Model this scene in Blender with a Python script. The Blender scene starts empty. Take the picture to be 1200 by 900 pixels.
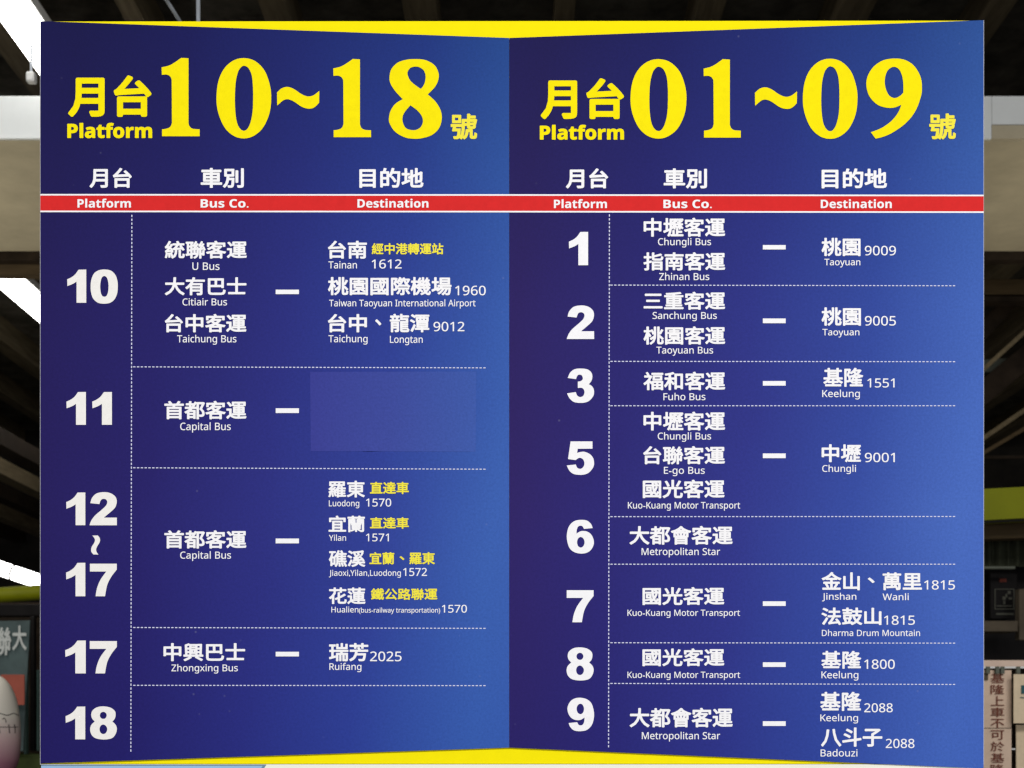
import bpy, bmesh, math, random
from mathutils import Vector, Matrix
from mathutils.geometry import delaunay_2d_cdt, tessellate_polygon

random.seed(7)
SC = bpy.context.scene
COL = SC.collection
R = math.radians

# ------------------------------------------------------------------ camera
CAM_Y, CAM_Z = -1.6, 1.50          # eye height; the sign hangs just above it
HORIZON = 850.0                    # picture row (of 900) of the horizon
cam = bpy.data.cameras.new('camera')
cam.sensor_width = 36.0
cam.lens = 48.0
cam.shift_y = (HORIZON - 450.0) / 1200.0
cam.clip_start, cam.clip_end = 0.05, 200.0
cam.dof.use_dof = True
cam.dof.focus_distance = 1.6
cam.dof.aperture_fstop = 13.0
camo = bpy.data.objects.new('camera', cam)
COL.objects.link(camo)
camo.location = (0.0, CAM_Y, CAM_Z)
camo.rotation_euler = (R(90), 0, 0)
SC.camera = camo

# ------------------------------------------------------------------ world and lamps
world = bpy.data.worlds.new('World')
SC.world = world
world.use_nodes = True
bg = world.node_tree.nodes['Background']
bg.inputs[0].default_value = (0.80, 0.86, 1.0, 1)
bg.inputs[1].default_value = 0.10


def area(name, loc, rot, sx, sy, power, color):
    l = bpy.data.lights.new(name, 'AREA')
    l.shape = 'RECTANGLE'
    l.size, l.size_y, l.energy, l.color = sx, sy, power, color
    o = bpy.data.objects.new(name, l)
    o.location, o.rotation_euler = loc, rot
    COL.objects.link(o)
    return o


# fluorescent rows of the hall on the viewer's side of the sign
area('hall_lamp', (-1.3, -4.0, 3.7), (R(38), 0, R(-12)), 2.6, 1.0, 104, (1.0, 0.97, 0.94))
area('hall_lamp', (1.7, -3.6, 3.7), (R(38), 0, R(16)), 2.6, 1.0, 104, (1.0, 0.97, 0.94))
# daylight coming in low from the open platform side behind the viewer
area('platform_daylight', (0.9, -6.5, 1.6), (R(86), 0, R(4)), 5.0, 2.0, 98, (0.92, 0.95, 1.0))
# ceiling lamps further in
area('inner_lamp', (-2.4, 2.2, 3.55), (0, 0, 0), 0.3, 2.2, 40, (1.0, 0.98, 0.92))
# unseen fill lamps added below the wide beam to brighten its underside
area('soffit_fill', (-2.6, 3.3, 2.1), (R(180), 0, 0), 1.2, 0.6, 13, (1.0, 0.94, 0.80))
area('soffit_fill', (2.6, 3.3, 2.1), (R(180), 0, 0), 1.2, 0.6, 11, (1.0, 0.93, 0.78))

SC.view_settings.view_transform = 'Standard'
SC.view_settings.look = 'None'
SC.view_settings.exposure = 0.0
SC.view_settings.gamma = 1.0
SC.render.engine = 'CYCLES'
SC.cycles.use_denoising = True
SC.cycles.denoiser = 'OPENIMAGEDENOISE'
SC.cycles.denoising_input_passes = 'RGB_ALBEDO_NORMAL'
SC.cycles.denoising_prefilter = 'ACCURATE'
SC.cycles.max_bounces = 6
SC.cycles.filter_width = 1.4 if hasattr(SC.cycles, 'filter_width') else 1.5


# ------------------------------------------------------------------ helpers
def lin(c):
    return tuple(((v / 255) / 12.92 if v / 255 <= 0.04045 else ((v / 255 + 0.055) / 1.055) ** 2.4) for v in c) + (1.0,)


def P(px, py, d=1.6):
    """a point seen at (px, py) from the place of the photographer, d metres away"""
    return Vector(((px - 600) * d / 1600.0, CAM_Y + d, CAM_Z + (HORIZON - py) * d / 1600.0))


def S(px, py, y=0.0):
    """a point on the sign, 1 mm to the picture unit"""
    return Vector(((px - 600) / 1000.0, y, CAM_Z + (HORIZON - py) / 1000.0))


def material(name, color, rough=0.6, spec=0.35, metal=0.0, noise=0.0, scale=30.0, bump=0.0, emit=None, estr=0.0,
             stretch=(1, 1, 1), detail=6.0):
    m = bpy.data.materials.new(name)
    m.use_nodes = True
    nt = m.node_tree
    b = nt.nodes['Principled BSDF']
    b.inputs['Base Color'].default_value = color
    b.inputs['Roughness'].default_value = rough
    b.inputs['Specular IOR Level'].default_value = spec
    b.inputs['Metallic'].default_value = metal
    if noise or bump:
        tc = nt.nodes.new('ShaderNodeTexCoord')
        mp = nt.nodes.new('ShaderNodeMapping')
        mp.inputs['Scale'].default_value = stretch
        nz = nt.nodes.new('ShaderNodeTexNoise')
        nz.inputs['Scale'].default_value = scale
        nz.inputs['Detail'].default_value = detail
        nz.inputs['Roughness'].default_value = 0.65
        nt.links.new(tc.outputs['Object'], mp.inputs[0])
        nt.links.new(mp.outputs[0], nz.inputs['Vector'])
        if noise:
            rp = nt.nodes.new('ShaderNodeMapRange')
            rp.inputs['From Min'].default_value = 0.3
            rp.inputs['From Max'].default_value = 0.7
            rp.inputs['To Min'].default_value = 1 - noise
            rp.inputs['To Max'].default_value = 1 + noise
            nt.links.new(nz.outputs['Fac'], rp.inputs['Value'])
            mx = nt.nodes.new('ShaderNodeVectorMath')
            mx.operation = 'SCALE'
            mx.inputs[0].default_value = color[:3]
            nt.links.new(rp.outputs[0], mx.inputs['Scale'])
            nt.links.new(mx.outputs[0], b.inputs['Base Color'])
        if bump:
            bp = nt.nodes.new('ShaderNodeBump')
            bp.inputs['Strength'].default_value = bump
            bp.inputs['Distance'].default_value = 0.002
            nt.links.new(nz.outputs['Fac'], bp.inputs['Height'])
            nt.links.new(bp.outputs[0], b.inputs['Normal'])
    if emit:
        b.inputs['Emission Color'].default_value = emit
        b.inputs['Emission Strength'].default_value = estr
    return m


def mesh_obj(name, verts, faces, mat, parent=None, smooth=False):
    me = bpy.data.meshes.new(name)
    me.from_pydata([tuple(v) for v in verts], [], faces)
    me.update()
    if mat:
        me.materials.append(mat)
    if smooth:
        for p in me.polygons:
            p.use_smooth = True
    o = bpy.data.objects.new(name, me)
    COL.objects.link(o)
    if parent:
        o.parent = parent
        o.location = -parent_origin(parent)
    return o


def parent_origin(p):
    v = Vector(p.location)
    while p.parent:
        p = p.parent
        v += Vector(p.location)
    return v


def bevel(o, w, seg=2):
    bm = bmesh.new()
    bm.from_mesh(o.data)
    bmesh.ops.bevel(bm, geom=bm.edges[:], offset=w, segments=seg, affect='EDGES', profile=0.5)
    bmesh.ops.recalc_face_normals(bm, faces=bm.faces[:])
    bm.to_mesh(o.data)
    bm.free()
    return o


def slab(name, front, y0, y1, mat, parent=None, bev=0.0):
    """polygon (x, z pairs as vectors) given a thickness from y0 (front) to y1 (back)"""
    n = len(front)
    v = [Vector((p.x, y0, p.z)) for p in front] + [Vector((p.x, y1, p.z)) for p in front]
    f = [tuple(range(n)), tuple(range(2 * n - 1, n - 1, -1))]
    f += [(i, i + n, (i + 1) % n + n, (i + 1) % n) for i in range(n)]
    o = mesh_obj(name, v, f, mat, parent)
    bm = bmesh.new()
    bm.from_mesh(o.data)
    bmesh.ops.recalc_face_normals(bm, faces=bm.faces[:])
    bm.to_mesh(o.data)
    bm.free()
    if bev:
        bevel(o, bev)
    return o


def box(name, a, b, mat, parent=None, bev=0.0):
    x0, x1 = sorted((a[0], b[0]))
    z0, z1 = sorted((a[2], b[2]))
    y0, y1 = sorted((a[1], b[1]))
    return slab(name, [Vector((x0, 0, z0)), Vector((x1, 0, z0)), Vector((x1, 0, z1)), Vector((x0, 0, z1))],
                y0, y1, mat, parent, bev)


def boxp(name, px0, py0, px1, py1, d, thick, mat, parent=None, bev=0.0):
    a, b = P(px0, py0, d), P(px1, py1, d)
    return box(name, (a.x, a.y, a.z), (b.x, a.y + thick, b.z), mat, parent, bev)


def tube(name, pts, r, mat, parent=None, seg=16):
    v, f = [], []
    for i, p in enumerate(pts):
        t = (pts[min(i + 1, len(pts) - 1)] - pts[max(i - 1, 0)]).normalized()
        u = t.cross(Vector((0, 0, 1)))
        if u.length < 1e-3:
            u = Vector((1, 0, 0))
        u.normalize()
        w = u.cross(t)
        for k in range(seg):
            a = 2 * math.pi * k / seg
            v.append(p + u * math.cos(a) * r + w * math.sin(a) * r)
    for i in range(len(pts) - 1):
        for k in range(seg):
            f.append((i * seg + k, i * seg + (k + 1) % seg, (i + 1) * seg + (k + 1) % seg, (i + 1) * seg + k))
    f.append(tuple(range(seg)))
    f.append(tuple((len(pts) - 1) * seg + k for k in range(seg)))
    return mesh_obj(name, v, f, mat, parent, smooth=True)


def thing(name, loc, label, cat, group=None):
    o = bpy.data.objects.new(name, None)
    o.empty_display_size = 0.1
    o.location = loc
    COL.objects.link(o)
    o['label'], o['category'] = label, cat
    if group:
        o['group'] = group
    return o


def tag(o, label, cat, group=None):
    o['label'], o['category'] = label, cat
    if group:
        o['group'] = group
    return o


def structure(o):
    o['kind'] = 'structure'
    return o


# ------------------------------------------------------------------ lettering
SANS, BOLD = (0x1D5A0, 0x1D5BA, 0x1D7E2), (0x1D5D4, 0x1D5EE, 0x1D7EC)


def style(t, f):
    U, L, D = f
    return ''.join(chr(U + ord(c) - 65) if 'A' <= c <= 'Z' else chr(L + ord(c) - 97) if 'a' <= c <= 'z'
                   else chr(D + ord(c) - 48) if '0' <= c <= '9' else c for c in t)


_fc = bpy.data.curves.new('lettering_source', 'FONT')
_fc.fill_mode = 'FRONT'
_fo = bpy.data.objects.new('lettering_source', _fc)
COL.objects.link(_fo)
_cache = {}


def font_shape(text, fat, res):
    """flat triangles (x, y) of a string set one em high, strokes grown by fat on each side"""
    key = (text, fat, res)
    if key in _cache:
        return _cache[key]
    _fc.body = text
    _fc.size = 1.0
    _fc.resolution_u = res
    dg = bpy.context.evaluated_depsgraph_get()
    dg.update()
    me = bpy.data.meshes.new_from_object(_fo.evaluated_get(dg))
    vs = [Vector((v.co.x, v.co.y)) for v in me.vertices]
    fs = [tuple(p.vertices) for p in me.polygons]
    bpy.data.meshes.remove(me)
    # merge doubles
    idx, uniq, mp = {}, [], []
    for v in vs:
        k = (round(v.x, 5), round(v.y, 5))
        if k not in idx:
            idx[k] = len(uniq)
            uniq.append(v)
        mp.append(idx[k])
    fs = [tuple(mp[i] for i in f) for f in fs]
    fs = [f for f in fs if len(set(f)) == len(f)]
    if fat > 0:
        fs = [f if area2([uniq[i] for i in f]) > 0 else tuple(reversed(f)) for f in fs]
        cnt = {}
        for f in fs:
            for a, b in zip(f, f[1:] + f[:1]):
                k = (min(a, b), max(a, b))
                cnt[k] = cnt.get(k, 0) + 1
        V, F = list(uniq), [f for f in fs if thick(uniq, f) > 0.002]
        bv = set()
        for (a, b), n_ in cnt.items():
            if n_ != 1:
                continue
            bv.update((a, b))
            t = uniq[b] - uniq[a]
            if t.length < 1e-4:
                continue
            n = Vector((-t.y, t.x)).normalized() * fat
            i = len(V)
            V += [uniq[a] - n, uniq[b] - n, uniq[b] + n, uniq[a] + n]
            F.append((i, i + 1, i + 2, i + 3))
        for a in bv:
            i = len(V)
            V += [uniq[a] + Vector((math.cos(q * math.pi / 3 + .2), math.sin(q * math.pi / 3 + .2))) * fat for q in range(6)]
            F.append(tuple(range(i, i + 6)))
        r = delaunay_2d_cdt(V, [], F, 0, 1e-6, True)
        vs2 = [Vector(v) for v in r[0]]
        tri = [tuple(f) for f, og in zip(r[2], r[5]) if og]
        uniq, fs = simplify(vs2, tri)
    _cache[key] = (uniq, fs)
    return _cache[key]


def thick(vs, f):
    p = [vs[i] for i in f]
    return 2 * abs(area2(p)) / max((p[i] - p[i - 1]).length for i in range(len(p)))


def area2(p):
    return 0.5 * sum(p[i - 1].x * p[i].y - p[i].x * p[i - 1].y for i in range(len(p)))


def simplify(vs, tri):
    """outline of a set of triangles, filled again with few faces"""
    de = set()
    for f in tri:
        for a, b in zip(f, f[1:] + f[:1]):
            de.add((a, b))
    nxt = {}
    for a, b in de:
        if (b, a) not in de:
            nxt.setdefault(a, []).append(b)
    loops = []
    while nxt:
        st = next(iter(nxt))
        lp, cur = [], st
        while cur in nxt:
            lp.append(cur)
            n = nxt[cur].pop()
            if not nxt[cur]:
                del nxt[cur]
            cur = n
            if cur == st:
                break
        pts = [vs[i] for i in lp]
        ch = True
        while ch and len(pts) > 3:
            ch = False
            for i in range(len(pts)):
                p, q, r_ = pts[i - 1], pts[i], pts[(i + 1) % len(pts)]
                d = r_ - p
                if (q - p).length < 5e-4 or abs(d.x * (q.y - p.y) - d.y * (q.x - p.x)) / max(d.length, 1e-6) < 6e-4:
                    pts.pop(i)
                    ch = True
                    break
        if len(pts) > 2 and abs(area2(pts)) > 1e-5:
            loops.append(pts)
    want = sum(abs(area2([vs[i] for i in f])) for f in tri)
    flatv = [v for l in loops for v in l]
    t2 = [tuple(t) for t in tessellate_polygon([[Vector((v.x, v.y, 0)) for v in l] for l in loops])]
    got = sum(abs(area2([flatv[i] for i in f])) for f in t2)
    if abs(got - want) > 0.01 * want:
        return vs, tri
    return flatv, t2


def advance(ch):
    if ('adv', ch) not in _cache:
        I = style('I', SANS)
        _cache['adv', ch] = max(v.x for v in font_shape(ch + I, 0, 1)[0]) - max(v.x for v in font_shape(I, 0, 1)[0])
    return _cache['adv', ch]


def place(name, pieces, x0, y0, x1, y1, mat, parent, depth, box_src=None):
    """pieces: [(verts, faces)] in glyph space -> fitted to the picture box on the sign"""
    V, F = [], []
    for vs, fs in pieces:
        o = len(V)
        V += vs
        F += [tuple(i + o for i in f) for f in fs]
    if box_src is None:
        bx0, bx1 = min(v.x for v in V), max(v.x for v in V)
        by0, by1 = min(v.y for v in V), max(v.y for v in V)
    else:
        bx0, by0, bx1, by1 = box_src
    sx, sy = (x1 - x0) / (bx1 - bx0), (y1 - y0) / (by1 - by0)
    out = [S(x0 + (v.x - bx0) * sx, y1 - (v.y - by0) * sy, depth) for v in V]
    return mesh_obj(name, out, F, mat, parent)


def cjk(name, text, x0, y0, x1, y1, mat, parent, fat=0.018, depth=-0.0036, gap=1.0):
    pieces = []
    for i, ch in enumerate(text):
        vs, fs = font_shape(ch, fat, 3)
        pieces.append(([v + Vector((i * gap, 0)) for v in vs], fs))
    return place(name, pieces, x0, y0, x1, y1, mat, parent, depth)


def latin(name, text, x0, x1, cap, base, mat, parent, bold=False, fat=0.006, depth=-0.0036, cap_em=0.714):
    pieces, x = [], 0.0
    for ch in style(text, BOLD if bold else SANS):
        if ch != ' ':
            vs, fs = font_shape(ch, fat, 3)
            pieces.append(([v + Vector((x, 0)) for v in vs], fs))
        x += advance(ch)
    bx0 = min(v.x for p in pieces for v in p[0])
    bx1 = max(v.x for p in pieces for v in p[0])
    return place(name, pieces, x0, cap, x1, base, mat, parent, depth, (bx0, -fat, bx1, cap_em + fat))


# hand-drawn numerals: outlines as corner points ('c') and points on a smooth curve
def outline(spec):
    pts = []
    for t in spec:
        pts.append((Vector((t[0], -t[1])), len(t) == 3))
    n = len(pts)
    out = []
    for i in range(n):
        p1, c1 = pts[i]
        p2, c2 = pts[(i + 1) % n]
        out.append(p1)
        if c1 and c2:
            continue
        p0 = pts[i - 1][0] if not c1 else p1
        p3 = pts[(i + 2) % n][0] if not c2 else p2
        for k in range(1, 5):
            t = k / 5.0
            out.append(0.5 * ((2 * p1) + (p2 - p0) * t + (2 * p0 - 5 * p1 + 4 * p2 - p3) * t * t
                              + (3 * p1 - p0 - 3 * p2 + p3) * t ** 3))
    return out


def shape(*loops):
    ls = [outline(l) for l in loops]
    flat = [v for l in ls for v in l]
    tris = tessellate_polygon([[Vector((v.x, v.y, 0)) for v in l] for l in ls])
    return flat, [tuple(t) for t in tris]


c = 'c'
SERIF = {
 '1': shape([(80,165,c),(150,148),(205,118),(265,76,c),(333,80,c),(333,690,c),(345,720),(375,740),(438,745,c),(438,810,c),
             (84,810,c),(84,745,c),(130,738),(163,720),(177,685,c),(175,300,c),(172,270),(155,245),(125,233),(82,235,c)]),
 '0': shape([(850,78),(955,105),(1045,195),(1095,330),(1108,455),(1090,600),(1030,730),(945,805),(852,830),(755,805),
             (670,725),(612,590),(595,455),(612,300),(665,180),(750,103)],
            [(852,150),(895,172),(925,240),(936,340),(938,460),(932,590),(910,690),(882,742),(852,758),(820,742),(790,690),
             (773,590),(768,455),(775,310),(795,215),(820,170)]),
 '~': shape([(42,400,c),(85,362),(140,348),(200,368),(270,415),(330,437),(385,425),(437,385,c),(435,497,c),(390,540),
             (340,552),(275,535),(200,485),(145,464),(100,475),(44,522,c)]),
 '8': shape([(370,88),(470,97),(555,145),(592,215),(592,275),(562,345),(492,418,c),(560,480),(610,560),(624,640),(600,730),
             (535,795),(450,825),(370,833),(280,820),(190,770),(140,700),(128,645),(145,570),(190,505),(258,463,c),(190,390),
             (145,320),(134,260),(150,185),(205,125),(285,95)],
            [(428,367,c),(460,320),(472,250),(455,195),(415,165),(375,158),(330,170),(305,205),(305,240),(330,290),(380,335)],
            [(330,520,c),(385,560),(430,610),(447,665),(432,715),(395,745),(345,752),(290,735),(262,690),(255,640),(275,585)]),
 '9': shape([(460,82),(560,97),(645,155),(700,250),(715,345),(705,440),(650,580),(560,690),(440,775),(350,815),(280,832,c),
             (236,772,c),(340,730),(430,665),(490,590),(522,515,c),(460,540),(390,543),(300,515),(225,440),(194,340),(205,250),
             (260,160),(350,100)],
            [(540,402,c),(505,435),(455,452),(405,425),(372,350),(368,270),(390,200),(430,165),(470,163),(505,190),(530,250),(540,320)]),
}
SIX_O = [(668,290,c),(640,220),(570,160),(460,145),(340,170),(250,260),(213,400),(220,520),(260,640),(340,710),(450,738),
         (560,725),(640,670),(685,580),(685,500),(650,415),(590,360),(510,340),(445,350),(382,388,c),(390,310),(415,262),
         (455,248),(490,262),(515,305,c)]
SIX_I = [(457,447),(505,475),(525,540),(505,605),(460,632),(415,610),(393,545),(410,475)]


def turned(l):
    return [((900 - t[0]), (883 - t[1])) + tuple(t[2:]) for t in l]


BLACK = {
 '1': shape([(183,380,c),(250,348),(310,300),(360,230,c),(482,228,c),(482,745,c),(330,745,c),(330,415,c),(270,452),(186,485,c)]),
 '0': shape([(765,228),(865,245),(935,310),(968,400),(975,490),(965,600),(925,690),(855,745),(765,760),(665,745),(590,680),
             (558,590),(550,495),(560,390),(600,295),(670,243)],
            [(763,330),(800,350),(822,410),(830,490),(822,580),(800,635),(765,652),(730,635),(708,580),(700,490),(708,410),(728,350)]),
 '2': shape([(545,270,c),(570,190),(640,120),(755,98),(860,115),(935,170),(957,245),(935,330),(880,390),(755,495,c),(958,495,c),
             (958,615,c),(532,615,c),(560,540),(620,460),(720,375),(790,305),(808,250),(790,215),(750,203),(710,222),(685,285,c)]),
 '3': shape([(228,283,c),(270,190),(350,130),(455,118),(570,132),(640,185),(660,255),(645,330),(598,392,c),(655,430),(688,500),
             (680,590),(620,670),(550,708),(455,720),(340,705),(260,640),(215,553,c),(370,530,c),(390,585),(420,610),(455,617),
             (500,595),(522,535),(505,480),(465,455),(405,460,c),(405,347,c),(450,340),(485,315),(492,280),(475,240),(440,225),
             (400,240),(372,303,c)]),
 '5': shape([(280,150,c),(660,150,c),(660,278,c),(403,280,c),(393,352,c),(450,336),(520,332),(610,370),(670,440),(688,530),
             (670,610),(600,695),(530,728),(440,738),(330,720),(260,665),(213,572,c),(370,555,c),(395,610),(445,632),(495,605),
             (520,540),(500,470),(450,440),(405,450),(370,478,c),(235,460,c)]),
 '6': shape(SIX_O, SIX_I),
 '9': shape(turned(SIX_O), turned(SIX_I)),
 '7': shape([(540,148,c),(958,148,c),(958,240,c),(880,340),(820,450),(795,540),(775,655,c),(628,655,c),(650,530),(705,395),
             (795,270,c),(540,270,c)]),
 '8': shape([(750,170),(860,190),(930,245),(940,310),(925,365),(890,405,c),(940,455),(960,520),(940,600),(880,665),(755,685),
             (630,665),(565,610),(543,530),(560,460),(615,405,c),(575,360),(560,300),(580,235),(650,185)],
            [(750,255),(785,270),(802,308),(785,350),(750,365),(712,350),(695,310),(712,270)],
            [(750,452),(790,475),(810,525),(790,580),(750,600),(708,580),(690,525),(708,472)]),
}


def numeral(name, font, ch, x0, y0, x1, y1, mat, parent, depth=-0.0036):
    return place(name, [font[ch]], x0, y0, x1, y1, mat, parent, depth)


# ------------------------------------------------------------------ materials of the sign
def gradient_material(name, x0, x1, stops, top_shift):
    """printed colour run across one leaf of the sign, with the grain of the print"""
    m = bpy.data.materials.new(name)
    m.use_nodes = True
    nt = m.node_tree
    b = nt.nodes['Principled BSDF']
    b.inputs['Roughness'].default_value = 0.55
    b.inputs['Specular IOR Level'].default_value = 0.05
    tc = nt.nodes.new('ShaderNodeTexCoord')
    sp = nt.nodes.new('ShaderNodeSeparateXYZ')
    geo = nt.nodes.new('ShaderNodeNewGeometry')
    nt.links.new(geo.outputs['Position'], sp.inputs[0])
    mr = nt.nodes.new('ShaderNodeMapRange')
    mr.inputs['From Min'].default_value = x0
    mr.inputs['From Max'].default_value = x1
    nt.links.new(sp.outputs['X'], mr.inputs['Value'])
    zr = nt.nodes.new('ShaderNodeMapRange')
    zr.inputs['From Min'].default_value = S(0, 890).z
    zr.inputs['From Max'].default_value = S(0, 30).z
    zr.inputs['To Min'].default_value = top_shift
    zr.inputs['To Max'].default_value = -top_shift
    nt.links.new(sp.outputs['Z'], zr.inputs['Value'])
    big = nt.nodes.new('ShaderNodeTexNoise')
    big.inputs['Scale'].default_value = 5.0
    big.inputs['Detail'].default_value = 3.0
    nt.links.new(geo.outputs['Position'], big.inputs['Vector'])
    b2 = nt.nodes.new('ShaderNodeMapRange')
    b2.inputs['To Min'].default_value = -0.06
    b2.inputs['To Max'].default_value = 0.06
    nt.links.new(big.outputs['Fac'], b2.inputs['Value'])
    a1 = nt.nodes.new('ShaderNodeMath')
    a2 = nt.nodes.new('ShaderNodeMath')
    nt.links.new(mr.outputs[0], a1.inputs[0])
    nt.links.new(zr.outputs[0], a1.inputs[1])
    nt.links.new(a1.outputs[0], a2.inputs[0])
    nt.links.new(b2.outputs[0], a2.inputs[1])
    cr = nt.nodes.new('ShaderNodeValToRGB')
    cr.color_ramp.interpolation = 'EASE'
    e = cr.color_ramp.elements
    e[0].position, e[0].color = stops[0][0], lin(stops[0][1])
    e[1].position, e[1].color = stops[-1][0], lin(stops[-1][1])
    for p, cc in stops[1:-1]:
        q = e.new(p)
        q.color = lin(cc)
    cr.color_ramp.interpolation = 'LINEAR'
    nt.links.new(a2.outputs[0], cr.inputs[0])
    gr = nt.nodes.new('ShaderNodeTexNoise')
    gr.inputs['Scale'].default_value = 330.0
    gr.inputs['Detail'].default_value = 3.0
    gr.inputs['Roughness'].default_value = 0.7
    nt.links.new(geo.outputs['Position'], gr.inputs['Vector'])
    g2 = nt.nodes.new('ShaderNodeMapRange')
    g2.inputs['From Min'].default_value = 0.3
    g2.inputs['From Max'].default_value = 0.7
    g2.inputs['To Min'].default_value = 0.90
    g2.inputs['To Max'].default_value = 1.10
    nt.links.new(gr.outputs['Fac'], g2.inputs['Value'])
    sc = nt.nodes.new('ShaderNodeVectorMath')
    sc.operation = 'SCALE'
    # the print runs darker and greener towards the heading, with some uneven lighting put in: lightest below the middle
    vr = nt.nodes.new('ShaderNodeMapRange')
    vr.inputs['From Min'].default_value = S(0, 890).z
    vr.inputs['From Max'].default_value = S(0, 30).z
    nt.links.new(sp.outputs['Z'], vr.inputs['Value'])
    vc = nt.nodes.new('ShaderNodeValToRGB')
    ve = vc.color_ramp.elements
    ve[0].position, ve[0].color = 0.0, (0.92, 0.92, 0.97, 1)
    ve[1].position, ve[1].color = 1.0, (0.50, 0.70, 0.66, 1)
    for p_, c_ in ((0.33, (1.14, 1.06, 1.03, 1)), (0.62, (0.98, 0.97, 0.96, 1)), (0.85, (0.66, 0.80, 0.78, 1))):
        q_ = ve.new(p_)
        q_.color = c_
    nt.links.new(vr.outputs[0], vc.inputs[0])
    vm = nt.nodes.new('ShaderNodeVectorMath')
    vm.operation = 'MULTIPLY'
    nt.links.new(cr.outputs[0], vm.inputs[0])
    nt.links.new(vc.outputs[0], vm.inputs[1])
    nt.links.new(vm.outputs[0], sc.inputs[0])
    nt.links.new(g2.outputs[0], sc.inputs['Scale'])
    # a few pale dust specks and rubbed spots of the old print
    du = nt.nodes.new('ShaderNodeTexVoronoi')
    du.inputs['Scale'].default_value = 42.0
    nt.links.new(geo.outputs['Position'], du.inputs['Vector'])
    d1 = nt.nodes.new('ShaderNodeMapRange')
    d1.inputs['From Min'].default_value = 0.075
    d1.inputs['From Max'].default_value = 0.02
    nt.links.new(du.outputs['Distance'], d1.inputs['Value'])
    hz = nt.nodes.new('ShaderNodeTexNoise')
    hz.inputs['Scale'].default_value = 9.0
    hz.inputs['Detail'].default_value = 5.0
    nt.links.new(geo.outputs['Position'], hz.inputs['Vector'])
    d2 = nt.nodes.new('ShaderNodeMapRange')
    d2.inputs['From Min'].default_value = 0.52
    d2.inputs['From Max'].default_value = 0.72
    d2.inputs['To Max'].default_value = 0.22
    nt.links.new(hz.outputs['Fac'], d2.inputs['Value'])
    d3 = nt.nodes.new('ShaderNodeMath')
    d3.operation = 'MULTIPLY'
    nt.links.new(d1.outputs[0], d3.inputs[0])
    nt.links.new(d2.outputs[0], d3.inputs[1])
    mxd = nt.nodes.new('ShaderNodeMix')
    mxd.data_type = 'RGBA'
    nt.links.new(d3.outputs[0], mxd.inputs['Factor'])
    nt.links.new(sc.outputs[0], mxd.inputs['A'])
    mxd.inputs['B'].default_value = (0.45, 0.45, 0.55, 1)
    nt.links.new(mxd.outputs['Result'], b.inputs['Base Color'])
    bp = nt.nodes.new('ShaderNodeBump')
    bp.inputs['Strength'].default_value = 0.12
    bp.inputs['Distance'].default_value = 0.0006
    nt.links.new(big.outputs['Fac'], bp.inputs['Height'])
    nt.links.new(bp.outputs[0], b.inputs['Normal'])
    return m


M = {}
M['left_blue'] = gradient_material('printed_blue_left', S(48, 0).x, S(597, 0).x,
    [(0.0, (33, 26, 88)), (0.25, (35, 31, 102)), (0.5, (40, 45, 125)), (0.75, (44, 62, 147)), (1.0, (54, 92, 172))], 0.08)
M['right_blue'] = gradient_material('printed_blue_right', S(597, 0).x, S(1151, 0).x,
    [(0.0, (42, 31, 95)), (0.25, (40, 37, 112)), (0.5, (44, 51, 133)), (0.75, (49, 72, 156)), (1.0, (66, 101, 184))], 0.08)
M['yellow'] = material('yellow_film', (0.93, 0.80, 0.0, 1), 0.6, 0.06, noise=0.02, scale=60)
M['yellow_ink'] = material('yellow_print', (0.92, 0.78, 0.0, 1), 0.6, 0.06, noise=0.04, scale=140)
M['soft_yellow_ink'] = material('pale_yellow_print', (0.88, 0.78, 0.06, 1), 0.6, 0.06)
M['white_ink'] = material('white_print', (0.90, 0.90, 0.92, 1), 0.6, 0.06, noise=0.03, scale=160)
M['dimmed_white_ink'] = material('dimmed_white_print', (0.86, 0.845, 0.81, 1), 0.6, 0.06, noise=0.03, scale=160)  # white ink made duller and creamier: weaker light on left numerals put in colour
M['red'] = material('red_print', (0.66, 0.022, 0.022, 1), 0.6, 0.06, noise=0.05, scale=120)
M['foam'] = material('white_board_edge', (0.62, 0.62, 0.64, 1), 0.7, 0.2, noise=0.15, scale=50)
M['patch'] = gradient_material('blue_cover_film', S(364, 0).x, S(558, 0).x,
    [(0.0, (54, 60, 143)), (0.5, (57, 72, 153)), (1.0, (58, 87, 166))], 0.0)
M['edge_shadow'] = material('plate_edge_shade', (0.02, 0.02, 0.05, 1), 0.6, 0.2)  # dark rim colour stands in for the thin shadow line around the panels

# ------------------------------------------------------------------ the sign
sign = thing('platform_sign', S(600, 895, 0), 'big blue and yellow bus platform directory board in white Chinese and English lettering', 'sign')
slab('backing_board', [S(48.5, 895), S(1151, 895), S(1151.5, 24.2), S(48.5, 25.2)], 0.0, 0.012, M['yellow'], sign)
box('board_edge', (S(47.3, 0).x, -0.0012, S(0, 896).z), (S(48.3, 0).x, 0.012, S(0, 25.5).z), M['foam'], sign)
box('board_edge', (S(1151.8, 0).x, -0.0012, S(0, 896).z), (S(1152.7, 0).x, 0.012, S(0, 24.5).z), M['foam'], sign)


def leaf(poly, mat):
    o = slab('face_panel', poly, -0.003, -0.0003, mat, sign)
    o.data.materials.append(M['edge_shadow'])
    for p in o.data.polygons:
        if abs(p.normal.y) < 0.5:
            p.material_index = 1
    return o


LP = leaf([S(48.4, 894.6), S(596.7, 876), S(596.7, 46), S(48.4, 26.2)], M['left_blue'])
RP = leaf([S(596.9, 876), S(1151.6, 900.5), S(1151.6, 25.2), S(596.9, 46)], M['right_blue'])


def flat(name, x0, y0, x1, y1, mat, parent, depth):
    return mesh_obj(name, [S(x0, y1, depth), S(x1, y1, depth), S(x1, y0, depth), S(x0, y0, depth)], [(0, 1, 2, 3)], mat, parent)


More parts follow.
